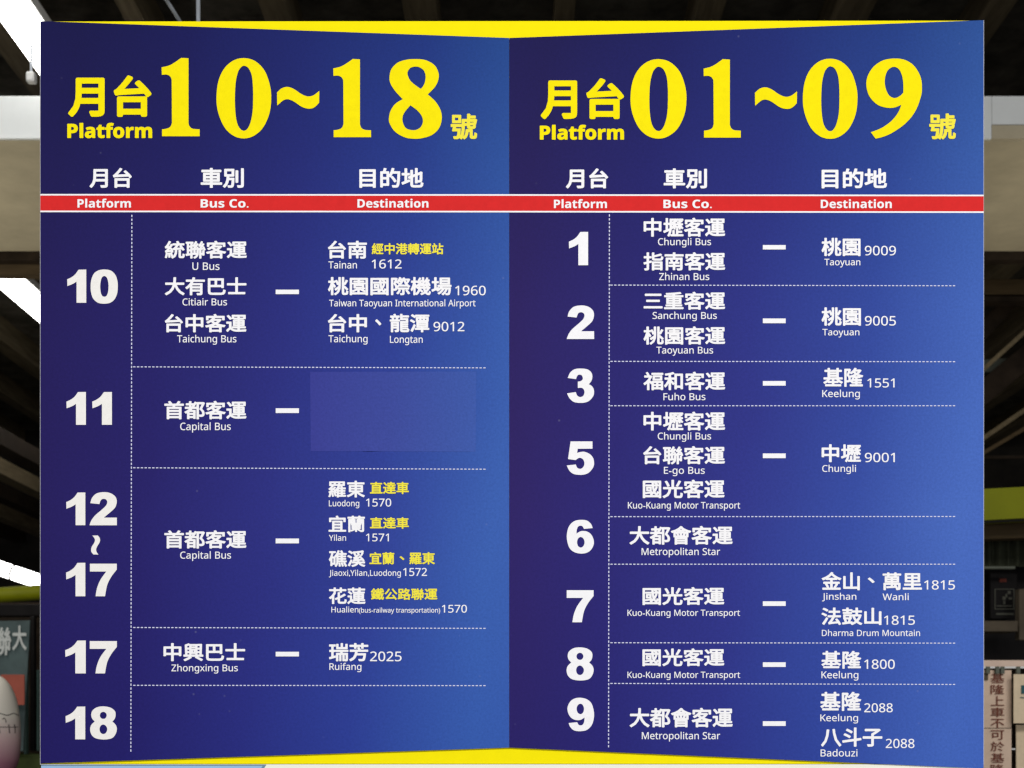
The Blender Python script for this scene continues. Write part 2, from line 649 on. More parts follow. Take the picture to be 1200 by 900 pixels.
def quad(name, pts, mat, parent, depth):
    return mesh_obj(name, [S(x, y, depth) for x, y in pts], [tuple(range(len(pts)))], mat, parent)


for par, a, b, dy0, dy1 in ((LP, 48.4, 596.8, 0.0, 0.3), (RP, 596.8, 1151.6, 0.3, 0.9)):
    def band(nm, y0, y1, mat, dep):
        quad(nm, [(a, y1 + dy0), (b, y1 + dy1), (b, y0 + dy1), (a, y0 + dy0)], mat, par, dep)
    band('red_stripe', 230.3, 248.2, M['red'], -0.0033)
    band('stripe_border', 228.6, 230.4, M['white_ink'], -0.0034)
    band('stripe_border', 248.1, 249.9, M['white_ink'], -0.0034)

M['rule_ink'] = material('pale_rule_print', (0.66, 0.68, 0.86, 1), 0.6, 0.06)
W, DW, YI, SY = M['white_ink'], M['dimmed_white_ink'], M['yellow_ink'], M['soft_yellow_ink']
# big yellow headings
cjk('heading_word', '月台', 81, 90, 178.5, 138.6, YI, LP, 0.034)
latin('heading_word', 'Platform', 80, 179.3, 146.6, 163.3, YI, LP, True, 0.022)
for ch, x0, y0, x1, y1 in (('1', 190.3, 69.5, 234.8, 161.2), ('0', 254.4, 69.8, 318.5, 163.8), ('~', 325.2, 103.5, 374.7, 129),
                           ('1', 391, 70.8, 435.2, 162.3), ('8', 456, 71, 518, 164.2)):
    numeral('heading_numeral', SERIF, ch, x0, y0, x1, y1, YI, LP)
cjk('heading_word', '號', 528.3, 134.8, 559.3, 165, SY, LP, 0.026)
cjk('heading_word', '月台', 633.5, 93.3, 731, 141.2, YI, RP, 0.034)
latin('heading_word', 'Platform', 632.5, 731, 148.8, 165.2, YI, RP, True, 0.022)
for ch, x0, y0, x1, y1 in (('0', 738.5, 71, 804, 164), ('1', 824, 71, 867.5, 162.8), ('~', 884, 104, 933.3, 129.3),
                           ('0', 940, 70.5, 1004, 164.3), ('9', 1014.2, 70.3, 1079.4, 164)):
    numeral('heading_numeral', SERIF, ch, x0, y0, x1, y1, YI, RP)
cjk('heading_word', '號', 1087.8, 134.5, 1119, 165, SY, RP, 0.026)
# column headings
for par, dx in ((LP, 0), (RP, 1)):
    xs = [(106, 155.5), (236, 286.5), (421.5, 496.5)] if not dx else [(663, 712.5), (777.3, 828), (962, 1038.5)]
    for t, (a, b) in zip(('月台', '車別', '目的地'), xs):
        cjk('column_heading', t, a, 198.2 + dx * .6, b, 221.6 + dx * .6, W, par, 0.027)
    xs = [(92, 154.5), (236, 292), (419.3, 502.3)] if not dx else [(649, 711), (777, 833.6), (961, 1044)]
    for t, (a, b) in zip(('Platform', 'Bus Co.', 'Destination'), xs):
        latin('column_heading', t, a, b, 234.9 + dx * .6, 244.7 + dx * .6, W, par, True, 0.006, -0.0038)

# platform numbers
for par, row in ((LP, [('1', 79.9, 317.1, 102.2, 355.9), ('0', 107.3, 317, 139.1, 357), ('1', 79, 460.2, 101.8, 498.6),
                       ('1', 109.2, 460.2, 132.2, 498.6), ('1', 78.8, 577.7, 101.1, 616), ('2', 106, 577.3, 138, 616.1),
                       ('1', 78.6, 659.9, 101.1, 699.1), ('7', 106.5, 661, 137.9, 699.1), ('1', 77.6, 750.8, 101.6, 789.3),
                       ('7', 106.3, 751.5, 138, 789.3), ('1', 78, 828, 101, 866.4), ('8', 106.7, 827.8, 138, 866.6)]),
                 (RP, [('1', 666.5, 273, 689, 312), ('2', 664, 359, 696, 398.3), ('3', 664.3, 432.8, 696, 473),
                       ('5', 664, 518, 696, 557.2), ('6', 664, 609.7, 695.8, 649.2), ('7', 664, 692, 695.4, 729.5),
                       ('8', 663.8, 758.8, 695.5, 797.6), ('9', 664.8, 817.7, 696, 856.9)])):
    for ch, x0, y0, x1, y1 in row:
        numeral('platform_numeral', BLACK, ch, x0, y0, x1, y1, DW if par is LP else W, par)
tv, tf = SERIF['~']
place('platform_numeral', [([Vector((-v.y, v.x)) * -1 for v in tv], [tuple(reversed(f)) for f in tf])], 107.8, 628, 118.4, 650.3, DW, LP, -0.0036)

# companies: (chinese, box), (roman, x0, x1, cap, base)
def company(par, t, x0, y0, x1, y1, e, ex0, ex1, cap, base):
    cjk('company_name', t, x0, y0, x1, y1, W, par, 0.025)
    latin('romanized_name', e, ex0, ex1, cap, base, W, par)


for a in (('統聯客運', 194, 283.4, 290, 304.4, 'U Bus', 226.3, 258, 308.8, 317.5),
          ('大有巴士', 194, 326, 289.5, 347.2, 'Citiair Bus', 214.7, 266.8, 350.9, 359),
          ('台中客運', 194, 369, 289.5, 390.5, 'Taichung Bus', 208.4, 277.8, 393.9, 402.2),
          ('首都客運', 193.5, 470.6, 289.5, 492.2, 'Capital Bus', 212, 271.2, 496.2, 504.8),
          ('首都客運', 193.5, 621.9, 289.5, 643.3, 'Capital Bus', 212, 271.5, 646.9, 655.1),
          ('中興巴士', 192.5, 753.8, 288, 775, 'Zhongxing Bus', 201.8, 279.5, 778.9, 786.8)):
    company(LP, *a)
for a in (('中壢客運', 753.9, 256.5, 849.3, 278.7, 'Chungli Bus', 770.7, 832.8, 280.5, 288.6),
          ('指南客運', 753.7, 296.8, 849.3, 318.2, 'Zhinan Bus', 772, 830.7, 321.2, 329.4),
          ('三重客運', 753.9, 343, 849.3, 364.1, 'Sanchung Bus', 764.3, 839.5, 366.8, 374.8),
          ('桃園客運', 753.7, 383.5, 849.3, 404.9, 'Taoyuan Bus', 768.8, 835.2, 407.3, 415.3),
          ('福和客運', 753.7, 436.5, 849.3, 458.2, 'Fuho Bus', 777, 826.2, 461.7, 469.8),
          ('中壢客運', 753.7, 483.2, 849.2, 505.3, 'Chungli Bus', 770.4, 832.8, 507.8, 515.8),
          ('台聯客運', 753.4, 523.5, 849, 544.9, 'E-go Bus', 777.6, 825.4, 547.8, 555.9),
          ('國光客運', 752.9, 562.7, 848.6, 584.4, 'Kuo-Kuang Motor Transport', 735.5, 866.8, 588.9, 596.5),
          ('大都會客運', 737.3, 616.8, 858, 638.8, 'Metropolitan Star', 751.5, 843.3, 642.8, 650.9),
          ('國光客運', 752.6, 688.3, 848.3, 709.4, 'Kuo-Kuang Motor Transport', 735, 866.6, 714.8, 722),
          ('國光客運', 752.5, 760, 848.3, 780.9, 'Kuo-Kuang Motor Transport', 735, 866.8, 787.3, 794.6),
          ('大都會客運', 737.5, 829.5, 858.1, 852.4, 'Metropolitan Star', 751.8, 843.4, 858, 866.2)):
    company(RP, *a)
# dashes between company and destination
for par, x0, x1, rows in ((LP, 323.7, 350.9, ((340.6, 345.8), (479.3, 484.8), (631.6, 637.2), (764, 769.4))),
                          (RP, 893.3, 920, ((288.4, 293.6), (374.3, 379.8), (447.4, 452.8), (532.1, 537.6), (705, 710.4),
                                            (776.3, 781.7), (845.2, 850.7)))):
    for y0, y1 in rows:
        flat('dash_mark', x0, y0, x1, y1, W, par, -0.0036)
# destinations
for par, t, x0, y0, x1, y1 in (
        (LP, '台南', 384.8, 283.4, 430.4, 304.4), (LP, '桃園國際機場', 384.8, 325.8, 529.3, 347.2), (LP, '台中', 384.8, 369, 430.4, 390.5),
        (LP, '、', 440, 375.2, 447.2, 382.4), (LP, '龍潭', 457, 368.8, 503.4, 390.5), (LP, '羅東', 385.3, 564, 428, 583.6),
        (LP, '宜蘭', 385.5, 604.8, 428, 624.2), (LP, '礁溪', 385.8, 645.3, 428.5, 664.8), (LP, '花蓮', 385.9, 688.8, 428.7, 708.2),
        (LP, '瑞芳', 386, 753.8, 432, 775.2),
        (RP, '桃園', 961.9, 280, 1007.5, 301.4), (RP, '桃園', 961.9, 361.3, 1008, 382.8), (RP, '基隆', 964, 432, 1010.7, 454.3),
        (RP, '中壢', 962, 521.3, 1008, 542.3), (RP, '金山', 962, 670.7, 1006.7, 692.1), (RP, '、', 1016, 677.2, 1024, 683.7),
        (RP, '萬里', 1033.3, 671.2, 1079.3, 692), (RP, '法鼓山', 961.8, 712.3, 1032, 732.8), (RP, '基隆', 961.8, 762.9, 1008.4, 783.8),
        (RP, '基隆', 960.5, 810.8, 1008.4, 833.2), (RP, '八斗子', 961.3, 852.5, 1033, 875)):
    cjk('destination_name', t, x0, y0, x1, y1, W, par, 0.025)
for t, x0, y0, x1, y1 in (('經中港轉運站', 436, 286.2, 519.8, 299.4), ('直達車', 433.9, 565.3, 479.4, 579.6), ('直達車', 433.9, 606.7, 479.4, 620.2),
                          ('宜蘭', 433.3, 647.5, 462.4, 661.9), ('、', 468.6, 652.2, 474.2, 656.8), ('羅東', 480, 647.5, 509.9, 661.9),
                          ('鐵公路聯運', 435, 689.7, 512.8, 703.4)):
    cjk('destination_note', t, x0, y0, x1, y1, SY, LP, 0.024)
for par, t, x0, x1, cap, base in (
        (LP, '1612', 436, 471, 305.4, 315.8), (LP, '1960', 533.6, 569.3, 336.1, 347.1), (LP, '9012', 508.2, 544.4, 378.3, 389.2),
        (LP, '1570', 429.3, 458.8, 584.9, 594.1), (LP, '1571', 429.3, 456, 625.8, 634.8), (LP, '1572', 472.8, 500.6, 666.1, 675.3),
        (LP, '1570', 518, 547.3, 709.2, 718.2), (LP, '2025', 434, 470.9, 763.8, 775),
        (RP, '9009', 1012.5, 1048.9, 289.4, 300.4), (RP, '9005', 1012.6, 1048.9, 371.5, 382.5), (RP, '1551', 1015.5, 1047.3, 444.4, 454.9),
        (RP, '9001', 1012.5, 1047.6, 531.4, 542.2), (RP, '1815', 1082, 1117.9, 680.5, 691.2), (RP, '1815', 1035, 1071.1, 721.7, 732.4),
        (RP, '1800', 1011.8, 1047.6, 773.1, 784), (RP, '2088', 1011.8, 1045.2, 824.3, 834.7), (RP, '2088', 1037, 1070.6, 865.9, 876.5)):
    latin('route_number', t, x0, x1, cap, base, W, par, False, 0.006)
for par, t, x0, x1, cap, base in (
        (LP, 'Tainan', 385.4, 418.7, 307.5, 315.8), (LP, 'Taiwan Taoyuan International Airport', 386.2, 557.4, 352.4, 360.1),
        (LP, 'Taichung', 385.4, 431.1, 393.9, 402.1), (LP, 'Longtan', 457.3, 495.6, 394.6, 402.8), (LP, 'Luodong', 385.9, 421.4, 586.9, 593.9),
        (LP, 'Yilan', 386, 406, 627.3, 634.2), (LP, 'Jiaoxi,Yilan,Luodong', 386, 470.1, 668.4, 675.2), (LP, 'Hualien', 388.8, 420.4, 711.4, 718),
        (LP, '(bus-railway transportation)', 421, 516, 712.6, 718.2), (LP, 'Ruifang', 386.5, 423.9, 777.4, 785.2),
        (RP, 'Taoyuan', 965.3, 1007.3, 304.5, 312.1), (RP, 'Taoyuan', 963, 1006.2, 386.5, 394), (RP, 'Keelung', 962.7, 1006.7, 458, 466.2),
        (RP, 'Chungli', 962.7, 1002.2, 545.8, 553.6), (RP, 'Jinshan', 962.5, 1002.6, 695.5, 703.1), (RP, 'Wanli', 1033.3, 1063.9, 696, 703.6),
        (RP, 'Dharma Drum Mountain', 962.3, 1077.1, 738.4, 745.6), (RP, 'Keelung', 961.8, 1005, 786.9, 795),
        (RP, 'Keelung', 960.5, 1004.6, 837.3, 845.2), (RP, 'Badouzi', 960.8, 1003.9, 878.2, 886.4)):
    latin('romanized_name', t, x0, x1, cap, base, W, par)


# dotted rules, every dash a little print of its own joined per rule
def rule(par, xa, ya, xb, yb, pitch, dash, w):
    d = Vector((xb - xa, yb - ya))
    n = int(d.length / pitch)
    u = d.normalized()
    q = Vector((-u.y, u.x)) * w / 2
    V, F = [], []
    for i in range(n + 1):
        p = Vector((xa, ya)) + u * i * pitch
        e = p + u * dash
        k = len(V)
        for r in (p - q, e - q, e + q, p + q):
            V.append(S(r.x, r.y, -0.0035))
        F.append((k, k + 1, k + 2, k + 3))
    mesh_obj('dashed_rule', V, F, M['rule_ink'], par)


rule(LP, 155.5, 253, 154.3, 881, 4.53, 2.6, 1.2)
for ya, yb, xb in ((430.8, 432.0, 568), (548.8, 550.5, 569), (735.6, 736.6, 570), (803.2, 803.6, 570)):
    rule(LP, 157, ya, xb, yb, 4.45, 2.7, 1.1)
rule(RP, 713.9, 252.5, 712.9, 875, 4.53, 2.6, 1.2)
for ya, yb in ((335.2, 336), (424.4, 424.8), (476.3, 476.3), (606, 605.8), (661.6, 661.6), (753.4, 753.9), (801, 802.2)):
    rule(RP, 715, ya, 1119, yb, 4.45, 2.7, 1.1)

# plain film stuck over the entry of platform 11
NX, NZ = 48, 10
V, F = [], []
for j in range(NZ + 1):
    for i in range(NX + 1):
        u, v = i / NX, j / NZ
        x = (364.6 + u * 192.9) * (1 - v) + (363.9 + u * 194.3) * v
        y = (529.2 + u * 0.8) * (1 - v) + (436.6 - u * 0.4) * v
        # the lower edge has come loose in one place, the right corner a little
        lift = 0.0009 * math.exp(-((u - 0.36) / 0.045) ** 2) * max(0, 1 - v * 5) 
        V.append(S(x, y, -0.0032 - lift))
for j in range(NZ):
    for i in range(NX):
        k = j * (NX + 1) + i
        F.append((k, k + 1, k + NX + 2, k + NX + 1))
pt = mesh_obj('cover_patch', V, F, M['patch'], LP)
pt['label'] = 'plain blue film stuck over one destination'

bpy.data.objects.remove(_fo)
bpy.data.curves.remove(_fc)

# ------------------------------------------------------------------ board below
M['pale_blue'] = material('pale_blue_print', lin((150, 188, 222)), 0.45, 0.25, noise=0.04, scale=12)
M['cream'] = material('cream_white_print', (0.86, 0.86, 0.74, 1), 0.45, 0.25, noise=0.02, scale=12)
M['grey_blue'] = material('grey_blue_print', lin((110, 140, 165)), 0.5, 0.25)
low = thing('notice_board', S(600, 960, 0.006), 'pale board with a light blue corner right below the big blue sign', 'board')
slab('board_face', [S(48.5, 1010), S(1152, 1010), S(1152, 895.6), S(48.5, 895.6)], -0.0010, 0.012, M['cream'], low)
quad('print_field', [(48.7, 1009), (240, 1009), (308, 897.4), (48.7, 897.4)], M['pale_blue'], low, -0.0014)
quad('print_field', [(240, 1009), (243, 1009), (311.5, 897.2), (308, 897.4)], M['grey_blue'], low, -0.0015)
quad('print_field', [(48.7, 897.4), (312, 897.2), (312, 896.0), (48.7, 896.0)], M['grey_blue'], low, -0.0016)

# ------------------------------------------------------------------ the hall behind
M['dark_ceiling'] = material('dark_ceiling', (0.095, 0.085, 0.066, 1), 0.85, 0.1, noise=0.6, scale=7, bump=0.4)
M['joist'] = material('brown_joist', (0.15, 0.118, 0.07, 1), 0.7, 0.1, noise=0.35, scale=9, stretch=(4, 0.4, 4))
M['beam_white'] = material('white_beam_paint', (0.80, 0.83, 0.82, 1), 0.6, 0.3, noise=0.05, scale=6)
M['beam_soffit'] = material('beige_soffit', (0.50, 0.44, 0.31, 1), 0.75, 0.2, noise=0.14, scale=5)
M['brown'] = material('brown_timber', (0.075, 0.052, 0.027, 1), 0.7, 0.1, noise=0.3, scale=12, stretch=(0.4, 4, 4))
M['dark_brown'] = material('dark_timber', (0.026, 0.018, 0.012, 1), 0.7, 0.1, noise=0.4, scale=12)
M['grey_green'] = material('grey_green_steel', (0.10, 0.11, 0.085, 1), 0.6, 0.3, noise=0.2, scale=9)
M['green'] = material('green_paint', (0.20, 0.215, 0.004, 1), 0.5, 0.12, noise=0.08, scale=10)
M['black'] = material('black_panel', (0.008, 0.007, 0.007, 1), 0.6, 0.08, noise=0.3, scale=15)
M['lamp'] = material('fluorescent_lamp', (0.9, 0.9, 0.9, 1), 0.4, 0.3, emit=(1.0, 0.98, 0.94, 1), estr=7.0)
M['lamp_house'] = material('lamp_housing', (0.75, 0.75, 0.73, 1), 0.5, 0.3)
M['floor'] = material('terrazzo_floor', (0.20, 0.19, 0.17, 1), 0.35, 0.4, noise=0.25, scale=25)
M['wall'] = material('dark_back_wall', (0.028, 0.024, 0.019, 1), 0.8, 0.15, noise=0.5, scale=3)
M['steel'] = material('pale_steel', (0.55, 0.60, 0.66, 1), 0.35, 0.5, noise=0.1, scale=20)

H = CAM_Z
structure(box('floor', (-9, -9, -0.1), (9, 11, 0), M['floor']))
structure(box('ceiling', (-9, 0.3, H + 2.72), (9, 11, H + 2.9), M['dark_ceiling']))
structure(box('back_wall', (-9, 11, 0), (9, 11.2, H + 2.9), M['wall']))

# joists under the ceiling run away from the viewer
jl = ['leftmost', 'second', 'third', 'fourth', 'fifth', 'sixth', 'seventh', 'eighth', 'ninth', 'tenth', 'eleventh', 'twelfth']
for i in range(-15, 16):
    x = i * 0.52 + 0.19
    w = 0.035 + 0.012 * ((i * 7) % 3)
    ceil = bpy.data.objects['ceiling']
    j = box('joist', (x - w, 1.2, H + 2.56), (x + w, 10.9, H + 2.719), M['joist'], ceil)

# the wide cross beam, white on the face and beige below
bx = thing('cross_beam', (0, 3.04, H + 2.0), 'wide white edged ceiling beam with beige underside crossing behind the sign', 'beam')
box('beam_core', (-8.9, 3.05, H + 2.002), (8.9, 4.13, H + 2.13), M['dark_brown'], bx)
XR = P(1164, 0, 4.62).x
box('beam_face', (-8.9, 3.035, H + 1.992), (XR, 3.049, H + 2.137), M['beam_white'], bx, 0.002)
box('beam_face', (XR + 0.001, 3.035, H + 2.040), (8.9, 3.049, H + 2.137), M['beam_white'], bx, 0.002)
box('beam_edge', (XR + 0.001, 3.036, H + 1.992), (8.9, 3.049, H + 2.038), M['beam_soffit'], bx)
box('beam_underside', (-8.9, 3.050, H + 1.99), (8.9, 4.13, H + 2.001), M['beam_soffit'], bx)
box('mounting_strip', (-8.9, 4.135, H + 1.955), (8.9, 4.19, H + 2.05), M['dark_brown'], bx)
box('rear_strip', (-8.9, 4.195, H + 1.915), (-1.0, 4.26, H + 2.05), M['brown'], bx)
cb = thing('cross_rail', P(1170, 345, 6.4), 'thin brown timber rail crossing under the dark ceiling behind the beam', 'rail')
box('rail', (0.5, 4.8, P(0, 345, 6.4).z), (8.8, 4.88, P(0, 327, 6.4).z), M['brown'], cb, 0.004)
box('rail_lip', (0.5, 4.79, P(0, 354, 6.4).z), (8.8, 4.86, P(0, 348, 6.4).z), M['dark_brown'], cb)

# hall lamps hung from the ceiling
def batten(x, h, y0, y1, w, lab, drop=0.06):
    t = thing('strip_lamp', (x, y0, H + h), lab, 'lamp', 'strip lamps under the hall ceiling')
    box('housing', (x - w / 2, y0, H + h + 0.021), (x + w / 2, y1, H + h + drop), M['lamp_house'], t, 0.004)
    box('lamp_tube', (x - w / 2 + .006, y0 + .01, H + h - 0.012), (x + w / 2 - .006, y1 - .01, H + h + 0.020), M['lamp'], t, 0.008)


batten(-1.606, 2.30, 2.0, 3.7, 0.131, 'bright strip lamp at the top left corner above the white beam')
batten(-2.588, 2.28, 4.6, 7.8, 0.165, 'bright strip lamp left of the sign below the wide beam')
# far fluorescent over the counter, bottom left
a, b = P(-30, 656, 7.2), P(120, 706, 7.4)
t = thing('tube_lamp', a, 'low white tube lamp at the left edge just above the green pipe', 'lamp')
tube('lamp_tube', [a, b], 0.038, M['lamp'], t)
tube('end_ring', [P(14, 670.6, 7.25), P(15.5, 671.1, 7.25)], 0.041, M['dark_brown'], t)

# sprinkler rod and conduit seen over the top edge of the sign
v1 = P(190, -6, 3.2)
tag(tube('conduit', [P(186, -14, 3.2), P(199, 6, 3.25), P(230, 55, 3.4)], 0.0042, M['steel']), 'thin pale conduit slanting down behind the top edge of the sign', 'conduit')
tag(tube('hanging_rod', [P(232, -60, 3.0), P(232.5, 40, 3.0)], 0.0045, M['steel']), 'thin bluish steel rod hanging straight down behind the top of the sign', 'rod')
# small dangling lamp
sd = thing('dangling_lamp', P(35, 88, 4.4), 'small white lamp dangling from the dark ceiling left of the sign', 'detector')
q = P(35, 88, 4.3)
box('lamp_body', (q.x - .014, q.y, q.z - .018), (q.x + .014, q.y + .03, q.z + .014), M['lamp_house'], sd, 0.006)
box('stem', (q.x - .003, q.y + .01, q.z + .014), (q.x + .003, q.y + .016, q.z + .10), M['steel'], sd)

# left: dark slanting battens beneath the ceiling (louvre)
lv = thing('louvre_ceiling', P(20, 500, 6.5), 'dark brown slatted lower ceiling left of the sign', 'ceiling')
for i in range(9):
    x = -3.0 - i * 0.34
    box('slat', (x - 0.055, 4.4, H + 1.62), (x + 0.055, 10.5, H + 1.72), M['joist'] if i % 2 else M['dark_brown'], lv)
# right: braces
br = thing('roof_bracing', P(1180, 480, 6.5), 'grey brown roof braces in the dark right of the sign', 'roof frame')
def bar(name, p, q, w, mat, par):
    d = (q - p).normalized()
    s = d.cross(Vector((0, 1, 0))).normalized() * w / 2
    y = Vector((0, w, 0))
    V = [p - s, p + s, q + s, q - s, p - s + y, p + s + y, q + s + y, q - s + y]
    return mesh_obj(name, V, [(0, 3, 2, 1), (4, 5, 6, 7), (0, 1, 5, 4), (1, 2, 6, 5), (2, 3, 7, 6), (3, 0, 4, 7)], mat, par)
bar('brace', P(1140, 444, 6.6), P(1225, 367, 6.6), 0.020, M['joist'], br)
bar('brace', P(1140, 400, 6.75), P(1225, 310, 6.75), 0.075, M['dark_brown'], br)
bar('brace', P(1140, 522, 6.9), P(1225, 464, 6.9), 0.022, M['joist'], br)
bar('brace', P(1140, 538, 6.8), P(1225, 488, 6.8), 0.018, M['brown'], br)
bar('brace', P(1140, 470, 7.0), P(1225, 400, 7.0), 0.11, M['dark_brown'], br)
bar('tie_beam', P(1130, 430, 7.1), P(1240, 424, 7.1), 0.065, M['grey_green'], br)
bar('tie_beam', P(1130, 536, 7.2), P(1240, 535, 7.2), 0.016, M['dark_brown'], br)

# green pipe (left) and green fascia (right)
tag(tube('green_pipe', [P(-60, 697, 6.0), P(0, 697.5, 6.0), P(48, 694, 6.05), P(140, 683, 6.2)], 0.034, M['green']),
    'rounded green pipe rail at the left edge above the dark shop front', 'pipe')
gf = thing('green_fascia', P(1180, 600, 4.2), 'bright green fascia board at the right edge', 'fascia')
bar('fascia_board', P(1120, 593, 4.2), P(1290, 584, 4.2), 0.096, M['green'], gf)
bar('bottom_trim', P(1120, 613.5, 4.19), P(1290, 604.5, 4.19), 0.006, M['black'], gf)
bar('grey_band', P(1120, 622, 4.35), P(1290, 616, 4.35), 0.060, M['brown'], gf)

# right: kiosk with dark window and framed picture
M['curtain'] = material('dark_green_curtain', (0.035, 0.038, 0.024, 1), 0.9, 0.1, noise=0.4, scale=20)
M['frame_pale'] = material('picture_line', (0.075, 0.075, 0.06, 1), 0.6, 0.1)
M['shelf'] = material('taupe_shelf', (0.085, 0.068, 0.047, 1), 0.6, 0.1, noise=0.2, scale=20)
ks = thing('kiosk', P(1180, 760, 4.4), 'dark kiosk front with taupe shelf and black panel at the right edge', 'kiosk')
boxp('rear_panel', 1120, 630, 1300, 1000, 4.7, 0.05, M['black'], ks)
# gathered curtain
V, F = [], []
for i in range(90):
    p = P(1120 + i * 1.6, 0, 4.55)
    yy = p.y + 0.014 * math.sin(i * 0.95) + 0.005 * math.sin(i * 2.3)
    V += [Vector((p.x, yy, P(0, 664, 4.55).z)), Vector((p.x, yy, P(0, 628, 4.55).z))]
for i in range(89):
    F.append((2 * i, 2 * i + 2, 2 * i + 3, 2 * i + 1))
mesh_obj('curtain', V, F, M['curtain'], ks, True)
boxp('rail', 1120, 663.5, 1190, 666.6, 4.5, 0.03, M['grey_green'], ks, 0.002)
boxp('shelf', 1120, 727.5, 1193, 740, 4.45, 0.1, M['shelf'], ks, 0.002)
boxp('post', 1194.5, 690, 1203, 750, 4.5, 0.04, M['shelf'], ks, 0.003)
pf = thing('framed_picture', P(1176, 712, 4.43), 'small black picture with pale line border on the kiosk wall', 'picture')
boxp('backing', 1161, 670, 1192, 725, 4.62, 0.02, M['black'], pf, 0.002)
for q_ in ((1165.8, 690, 1188.8, 690.9), (1165.8, 713.2, 1188.8, 714.1), (1165.8, 690.9, 1166.7, 713.2), (1187.9, 690.9, 1188.8, 713.2),
           (1175, 699, 1178.5, 703), (1178.5, 696, 1180.5, 700), (1181, 692.5, 1184.5, 696), (1182, 700, 1186, 702.5), (1176, 704, 1178, 708),
           (1168, 709.5, 1186, 710.6), (1167.5, 718.5, 1188, 720.5)):
    boxp('picture_line', *q_, 4.615, 0.004, M['frame_pale'], pf)
M['ember'] = material('dull_red_print', (0.10, 0.018, 0.010, 1), 0.7, 0.2)
boxp('picture_mark', 1171.5, 678, 1179.5, 682, 4.615, 0.004, M['ember'], pf)

# right bottom: paper notices on the counter rack
M['paper'] = material('pinkish_paper', (0.66, 0.50, 0.38, 1), 0.75, 0.15, noise=0.08, scale=30)
M['paper2'] = material('cream_card', (0.72, 0.58, 0.40, 1), 0.7, 0.15, noise=0.08, scale=40)
M['paper_ink'] = material('red_brown_ink', (0.17, 0.055, 0.035, 1), 0.7, 0.1)
M['pink_rail'] = material('pale_pink_rail', (0.66, 0.50, 0.40, 1), 0.5, 0.3, noise=0.06, scale=30)
rk = thing('notice_rack', P(1180, 900, 3.3), 'pale rack rail with grey clips above the paper notices', 'rack')
boxp('top_rail', 1120, 773.5, 1290, 783, 3.3, 0.03, M['pink_rail'], rk, 0.003)
boxp('front_lip', 1120, 781.0, 1290, 783.3, 3.28, 0.012, M['lamp_house'], rk, 0.001)
for x_ in (1156, 1167, 1173, 1191.5):
    boxp('clip', x_, 781, x_ + 4.5, 789.5, 3.275, 0.01, M['grey_green'], rk, 0.001)
nt_ = thing('paper_notice', P(1172, 900, 3.28), 'tall pale paper notice with one column of brown Chinese characters', 'notice')
boxp('sheet', 1151, 785.3, 1185.3, 960, 3.29, 0.003, M['paper'], nt_)
boxp('tape', 1152.5, 789, 1158, 797, 3.285, 0.002, M['shelf'], nt_)

_fc = bpy.data.curves.new('lettering_source', 'FONT')
_fc.fill_mode = 'FRONT'
_fo = bpy.data.objects.new('lettering_source', _fc)
COL.objects.link(_fo)


def far_cjk(name, t, x0, y0, x1, y1, d, mat, par, fat):
    vs, fs = font_shape(t, fat, 3)
    a0, a1 = min(v.x for v in vs), max(v.x for v in vs)
    b0, b1 = min(v.y for v in vs), max(v.y for v in vs)
    out = [P(x0 + (v.x - a0) / (a1 - a0) * (x1 - x0), y1 - (v.y - b0) / (b1 - b0) * (y1 - y0), d) for v in vs]
    return mesh_obj(name, out, fs, mat, par)


yy = 789.0
for ch in '基隆上車不可於基隆':
    far_cjk('character', ch, 1161, yy, 1177, yy + 11.3, 3.286, M['paper_ink'], nt_, 0.006)
    yy += 13.35
boxp('fold_line', 1151, 853, 1185.3, 853.6, 3.288, 0.001, M['shelf'], nt_)
cd = thing('price_card', P(1196, 848, 3.26), 'cream card with a teal mark at the right edge', 'card')
boxp('card_sheet', 1188, 790, 1260, 847.6, 3.26, 0.004, M['paper2'], cd, 0.0005)
M['teal'] = material('teal_print', (0.03, 0.10, 0.11, 1), 0.6, 0.2)
boxp('print_mark', 1197, 803, 1206, 813, 3.257, 0.002, M['teal'], cd)
boxp('print_line', 1196, 817, 1230, 818, 3.257, 0.002, M['teal'], cd)
cd2 = boxp('lower_card', 1191, 849.5, 1270, 960, 3.31, 0.004, M['paper2'])
tag(cd2, 'plain cream card below the card with the teal mark', 'card')
ra = boxp('rack_panel', 1120, 784, 1290, 980, 3.36, 0.02, M['dark_brown'], rk)
boxp('hook', 1184, 877, 1190, 878.6, 3.30, 0.01, M['lamp_house'], rk)

# left bottom: shop front with poster, red notice, round pink and white figure
M['poster'] = material('slate_teal_poster', (0.055, 0.082, 0.082, 1), 0.5, 0.3, noise=0.35, scale=7)
M['poster_ink'] = material('grey_white_ink', (0.46, 0.48, 0.46, 1), 0.6, 0.2)
M['red_paper'] = material('brick_red_paper', (0.30, 0.075, 0.05, 1), 0.7, 0.2, noise=0.08, scale=20)
M['teal_frame'] = material('teal_frame', (0.045, 0.085, 0.075, 1), 0.5, 0.3)
sh = thing('shop_front', P(20, 900, 5.4), 'dark shop front with upright frames at the left edge', 'shop front')
boxp('rear_wall', -200, 706, 120, 1010, 5.6, 0.05, M['dark_brown'], sh)
boxp('header', -200, 708, 120, 722, 5.45, 0.06, M['black'], sh, 0.004)
boxp('upright', 27.5, 735, 30.5, 884, 5.3, 0.03, M['teal_frame'], sh, 0.003)
boxp('upright', 42.5, 785, 45.2, 880, 5.35, 0.03, M['teal_frame'], sh, 0.003)
boxp('upright', 35, 722, 40, 880, 5.4, 0.03, M['black'], sh, 0.003)
boxp('sill', -200, 884, 120, 1010, 5.3, 0.2, material('mossy_green_sill', (0.055, 0.075, 0.02, 1), 0.7, 0.2, noise=0.4, scale=12), sh)
